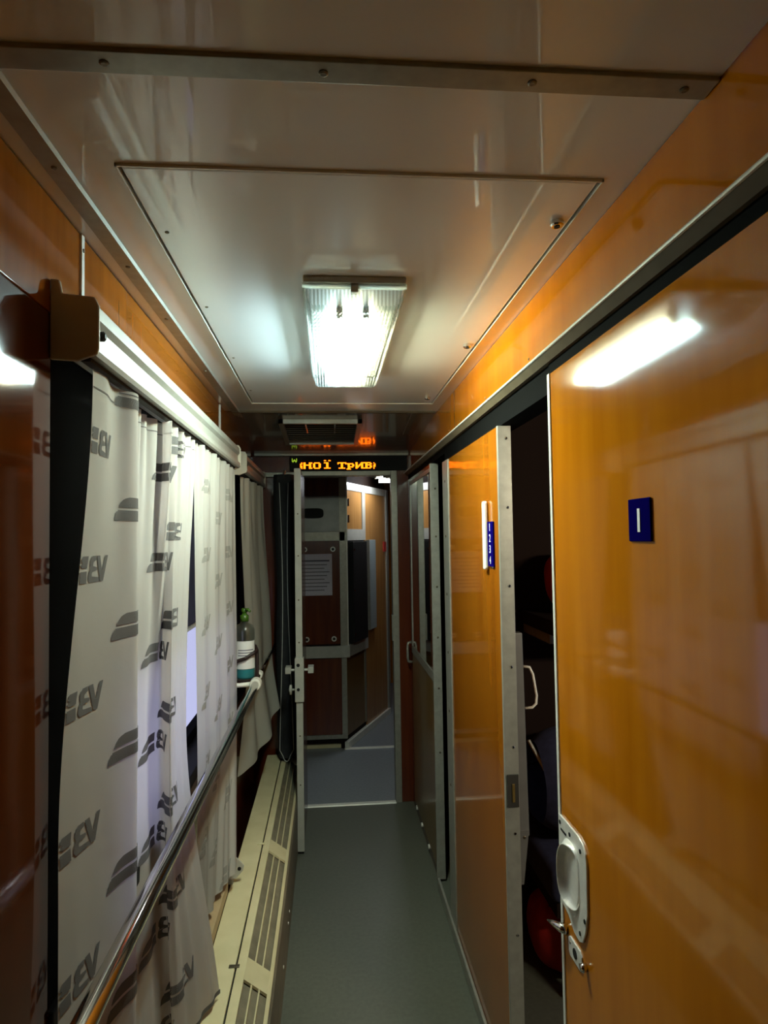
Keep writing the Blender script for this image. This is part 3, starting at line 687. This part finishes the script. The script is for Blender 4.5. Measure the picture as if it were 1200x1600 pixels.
D4 = empty('door_4', (-.162, 3.68, 0), 'open swing door seen edge on at the end doorway', kind='structure')
box('leaf', (-.176, 3.405, .012), (-.148, 3.955, 1.99), REDWOOD, D4)
e4 = box('edge_profile', (-.180, 3.38, .012), (-.145, 3.405, 1.99), WHITEMET, D4, bevel=.002, label='pale metal edge with screws')
for z in (1.75, 1.53, 1.3, 1.08, .6, .35): screw((-.1625, 3.38, z), (0, -1, 0), .004, e4)
lk = box('lock_case', (-.186, 3.368, .775), (-.139, 3.42, 1.0), WHITEMET, D4, bevel=.003, label='pale lock case')
for z, r in ((.965, .009), (.84, .008)): obj('lock_hole', MB().tube([(-.168, 3.3675, z), (-.168, 3.3655, z)], r, 12), BLACK, lk)
for s in (1, -1):
    x = -.139 if s > 0 else -.186
    obj('lever_handle', MB().tube([(x, 3.40, .935), (x+.035*s, 3.40, .935)], .007, 10).box((min(x+.02*s, x+.05*s), 3.385, .918), (max(x+.02*s, x+.05*s), 3.455, .95)), WHITEMET, lk, bevel=.003)
obj('thumb_turn', MB().tube([(-.186, 3.395, .835), (-.205, 3.395, .835)], .005, 10).tube([(-.208, 3.395, .81), (-.210, 3.395, .835), (-.208, 3.395, .86)], [.006, .009, .006], 10), WHITEMET, lk, smooth=True)
obj('door_foot', MB().box((-.178, 3.385, 0), (-.150, 3.40, .012)), BLACK, D4)

DS = empty('led_display', (.1, 3.95, 2.035), 'orange dot matrix text display above the end doorway', 'display')
box('display_case', (-.235, 3.946, 2.036), (.49, 3.984, 2.127), BLACK, DS, bevel=.003)
FONT = {
 'n': ["11000111", "11000110", "11111110", "11000110", "11000110", "11000111"],
 'o': ["01111100", "11000110", "11000110", "11000110", "11000110", "01111100"],
 'yi': ["01100110", "00000000", "01111000", "00011000", "00011000", "00011000", "00011000", "01111110"],
 't': ["11111111", "10011001", "00011000", "00011000", "00011000", "01111110"],
 'r': ["11111100", "01100110", "01100110", "01111100", "01100000", "11110000"],
 'i': ["11000111", "11001110", "11011110", "11110110", "11100110", "11000111"],
 'v': ["11111100", "01100110", "01111100", "01100110", "01100110", "11111100"],
 'cut1': ["01", "11", "10", "11", "11", "01"],
 'cut2': ["10", "01", "11", "11", "10", "10"],
}
px, pz = .00685, .0066
def glyph(key, x, ztop, m=LED):
    rows = FONT[key]; mb = MB()
    for r, row in enumerate(rows):
        for c, ch in enumerate(row):
            if ch == '1':
                a, b = x+c*px, ztop-r*pz
                mb.box((a+.0003, 3.9445, b-pz+.0003), (a+px-.0003, 3.9462, b-.0003))
    return obj('lit_letter', mb, m, DS)
xs = -.168
glyph('cut1', xs-.004, 2.087)
for key, xx in (('n', -.152), ('o', -.093), ('yi', -.033), ('t', .057), ('r', .113), ('i', .168), ('v', .222)):
    glyph(key, xx, 2.087+(.0140 if key == 'yi' else -.006 if key == 'r' else 0))
glyph('cut2', .279, 2.085)
FONT['w'] = ["1000001", "1001001", "1011101", "1110111", "0100010"]
px, pz = .0045, .005
glyph('w', -.222, 2.112, LEDG)

VT = empty('ceiling_vent', (-.03, 3.3, 2.16), 'dark square ceiling vent grille before the end doorway', 'vent')
def vz(y): return 2.2-(y-2.93)*.0552
vf = MB(); x0, x1, y0, y1 = -.235, .166, 3.075, 3.60
for a, b, c, d in ((x0, x1, y0, y0+.022), (x0, x1, y1-.022, y1), (x0, x0+.022, y0, y1), (x1-.022, x1, y0, y1)):
    vf.add([(a, c, vz(c)-.02), (b, c, vz(c)-.02), (b, d, vz(d)-.02), (a, d, vz(d)-.02), (a, c, vz(c)+.002), (b, c, vz(c)+.002), (b, d, vz(d)+.002), (a, d, vz(d)+.002)],
           [(0,3,2,1),(4,5,6,7),(0,1,5,4),(1,2,6,5),(2,3,7,6),(3,0,4,7)])
obj('vent_frame', vf, STEEL, VT)
for k in range(10):
    y = y0+.05+k*.046
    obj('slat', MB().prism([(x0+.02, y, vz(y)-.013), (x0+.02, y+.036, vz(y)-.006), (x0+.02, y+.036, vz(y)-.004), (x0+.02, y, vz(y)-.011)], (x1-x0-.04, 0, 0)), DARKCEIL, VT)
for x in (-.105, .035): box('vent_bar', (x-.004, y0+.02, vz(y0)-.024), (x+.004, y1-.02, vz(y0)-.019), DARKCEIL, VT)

# dark cloth hanging left of the swing door
DC = empty('dark_cloth', (-.255, 3.86, .30), 'black hanging cloth with pale edging beside the open end door', 'cloth')
def dcl(a, b):
    z = 2.0-1.65*b; w_ = .063*(1-.25*max(0, b-.9)*10); t = 2*PI*a
    return (-.262+.012*math.sin(3*b)+w_*math.cos(t)*(1+.08*math.sin(b*13)), 3.84+.05*math.sin(t)*(1+.2*math.sin(5*t)), z)
obj('cloth_body', MB().grid(dcl, 40, 40), BLACKCL, DC, smooth=True)
pts = [(-.288+.014*math.sin(4*k/20), 3.787, 1.95-1.55*k/20) for k in range(21)]
pts2 = [(-.232+.014*math.sin(2+4*k/20), 3.787, .40+1.55*k/20) for k in range(21)]
arc = [(-.26-.022*math.cos(PI*k/8), 3.787, .385-.05*math.sin(PI*k/8)) for k in range(1, 8)]
obj('edging', MB().tube(pts+arc+pts2, .0022, 6), PIPING, DC, smooth=True)
obj('hook', MB().tube([(-.262, 3.985, 2.03), (-.262, 3.88, 2.03), (-.262, 3.85, 2.01), (-.262, 3.84, 1.98)], .006, 8), STEEL, DC, smooth=True)

# ------------------------------------------------------------------ vestibule beyond the doorway
wv = empty('wall_end', (.3, 5.5, 0), 'vestibule walls beyond the doorway, turning right in framed panels', kind='structure')
box('side_panel', (-.66, 4.03, 0), (-.62, 7.2, 2.2), REDWOOD, wv)
box('side_panel', (1.6, 4.03, 0), (1.64, 7.2, 2.2), REDWOOD, wv)
box('side_panel', (-.66, 7.16, 0), (1.64, 7.2, 2.2), WOOD, wv)
P0, P1 = Vector((.112, 5.0)), Vector((.53, 5.95)); du = (P1-P0).normalized(); nn = Vector((du.y, -du.x))
def diag(name, a, b, z0, z1, m, off=0, th=.02, parent=None, **k):
    p = [P0+du*a+nn*off, P0+du*b+nn*off, P0+du*b+nn*(off-th), P0+du*a+nn*(off-th)]
    return obj(name, MB().prism([(q.x, q.y, z0) for q in p], (0, 0, z1-z0)), m, parent or wv, **k)
LD = (P1-P0).length
diag('backing', 0, LD, 0, 2.15, DARKROOM, -.012, .03)
diag('wood_panel', .05, .40, 1.69, 2.0, WOODV)
diag('wood_panel', .47, LD-.03, .05, 2.0, WOODV)
diag('wood_panel', .02, .42, .09, .70, OLIVE)
diag('frame_bar', .0, LD, 2.0, 2.06, WHITEMET, .008)
diag('frame_bar', .0, .47, 1.60, 1.69, WHITEMET, .008)
diag('frame_bar', .40, .47, 1.69, 2.0, WHITEMET, .008)
diag('frame_bar', .0, .05, 1.69, 2.0, WHITEMET, .008)
diag('frame_bar', .42, .45, .09, .70, STEEL, .006)
diag('rail_bar', -.01, .44, .70, .79, WHITEMET, .03, .04)
diag('skirting', 0, LD, 0, .05, ALU, .02, .03)
diag('corner_bar', LD-.02, LD+.03, 0, 2.06, STEEL, .012, .03)
for z in (1.90, 1.77): diag('hinge', .045, .075, z-.03, z+.03, CHROME, .02, .012)
diag('light_switch', LD-.10, LD-.04, 1.49, 1.58, REDCL, .012, .012)
bpn = empty('black_locker', (.2, 5.2, .8), 'tall black panel on the angled vestibule wall beyond the doorway', 'locker')
diag('locker_body', .05, .36, .80, 1.59, BLACK, .06, .065, parent=bpn, bevel=.004)
diag('edge_bar', .36, .375, .80, 1.59, STEEL, .055, .05, parent=bpn)
for z in (1.52, 1.2, .86): diag('rivet', .06, .075, z, z+.015, CHROME, .064, .004, parent=bpn)
gb = empty('grey_panel', (.38, 5.5, .85), 'narrow grey blue panel beside the black one in the vestibule', 'panel')
diag('panel_sheet', .50, .66, .84, 1.60, GREYBLUE, .03, .03, parent=gb, bevel=.003)
diag('panel_lip', .485, .50, .84, 1.60, STEEL, .034, .034, parent=gb)

CB = empty('electric_cabinet', (-.05, 5.1, 0), 'dark red framed electric cabinet facing the doorway', 'cabinet')
Y = 5.0
box('carcass', (-.60, Y+.012, .04), (.095, Y+.12, 2.14), DARKROOM, CB)
box('kickboard', (-.60, Y+.03, 0), (.10, Y+.11, .075), HEATER, CB)
def cb(name, x0, x1, z0, z1, m, y=Y, th=.02, **k): return box(name, (x0, y, z0), (x1, y+th, z1), m, CB, **k)
cb('upper_door', -.50, .108, 1.95, 2.10, REDWOOD)
ud = cb('grey_door', -.50, .100, 1.668, 1.95, CABGREY, bevel=.003)
ov = [( -.125+.085*math.copysign(abs(math.cos(t))**.5, math.cos(t)), Y-.001, 1.815+.04*math.copysign(abs(math.sin(t))**.6, math.sin(t))) for t in [2*PI*k/28 for k in range(28)]]
obj('oval_opening', MB().prism(ov, (0, .003, 0)), BLACK, ud)
mdoor = cb('middle_door', -.50, .080, .80, 1.60, REDWOOD, bevel=.003)
for x, z in ((.028, 1.534), (.029, .842), (-.18, .842), (-.19, 1.534)):
    r = obj('ring', MB().tube([(x, Y-.006, z), (x, Y+.001, z)], .020, 18), ALU, mdoor)
    obj('ring_core', MB().tube([(x, Y-.0075, z), (x, Y-.003, z)], .011, 14), BLACK, r)
cb('lower_door', -.50, .085, .11, .70, REDWOOD, bevel=.003)
cb('frame_bar', -.60, .120, 1.60, 1.668, STEEL, Y-.012)
cb('rail_bar', -.60, .150, .70, .79, WHITEMET, Y-.03, .03, bevel=.003)
cb('frame_post', .080, .140, .79, 2.14, STEEL, Y-.012, .03)
cb('frame_post', .085, .125, .08, .70, STEEL, Y-.010, .02)
cb('frame_bar', -.60, .120, .08, .11, STEEL, Y-.008)
cb('bright_edge', .134, .142, .79, 2.14, ALU, Y-.015, .035)
cb('frame_bar', -.60, .12, 2.09, 2.14, STEEL, Y-.012)
NS = empty('notice_sheet', (-.09, 4.99, 1.18), 'pale printed notice sheet on the middle door of the red cabinet', 'notice')
box('sheet', (-.215, Y-.0035, 1.178), (.020, Y-.001, 1.498), PAPER, NS)
for k in range(9):
    z = 1.44-.028*k
    box('text_line', (-.19, Y-.0040, z), (-.0-.02*(k % 3), Y-.0034, z+(.012 if k == 0 else .006)), INK, NS)

box('ceiling', (-.66, 4.03, 2.15), (1.64, 7.2, 2.24), WHITEMET, label='white painted ceiling of the lit vestibule', kind='structure')
VL = empty('vestibule_lamp', (.50, 5.3, 2.12), 'bright white strip lamp on the vestibule ceiling at the right', 'lamp')
box('lamp_base', (.40, 5.05, 2.128), (.60, 5.55, 2.149), WHITEMET, VL, bevel=.003)
for x in (.455, .545):
    obj('tube', MB().tube([(x, 5.10, 2.105), (x, 5.50, 2.105)], .012, 12), TUBEV, VL)
for y in (5.08, 5.52): box('socket', (.435, y-.012, 2.092), (.565, y+.012, 2.13), WHITEPL, VL)

# closing wall far behind the camera
box('wall_back', (-.62, -1.66, 0), (2.4, -1.6, 2.24), WOODL, label='wooden wall closing the corridor behind the camera', kind='structure')
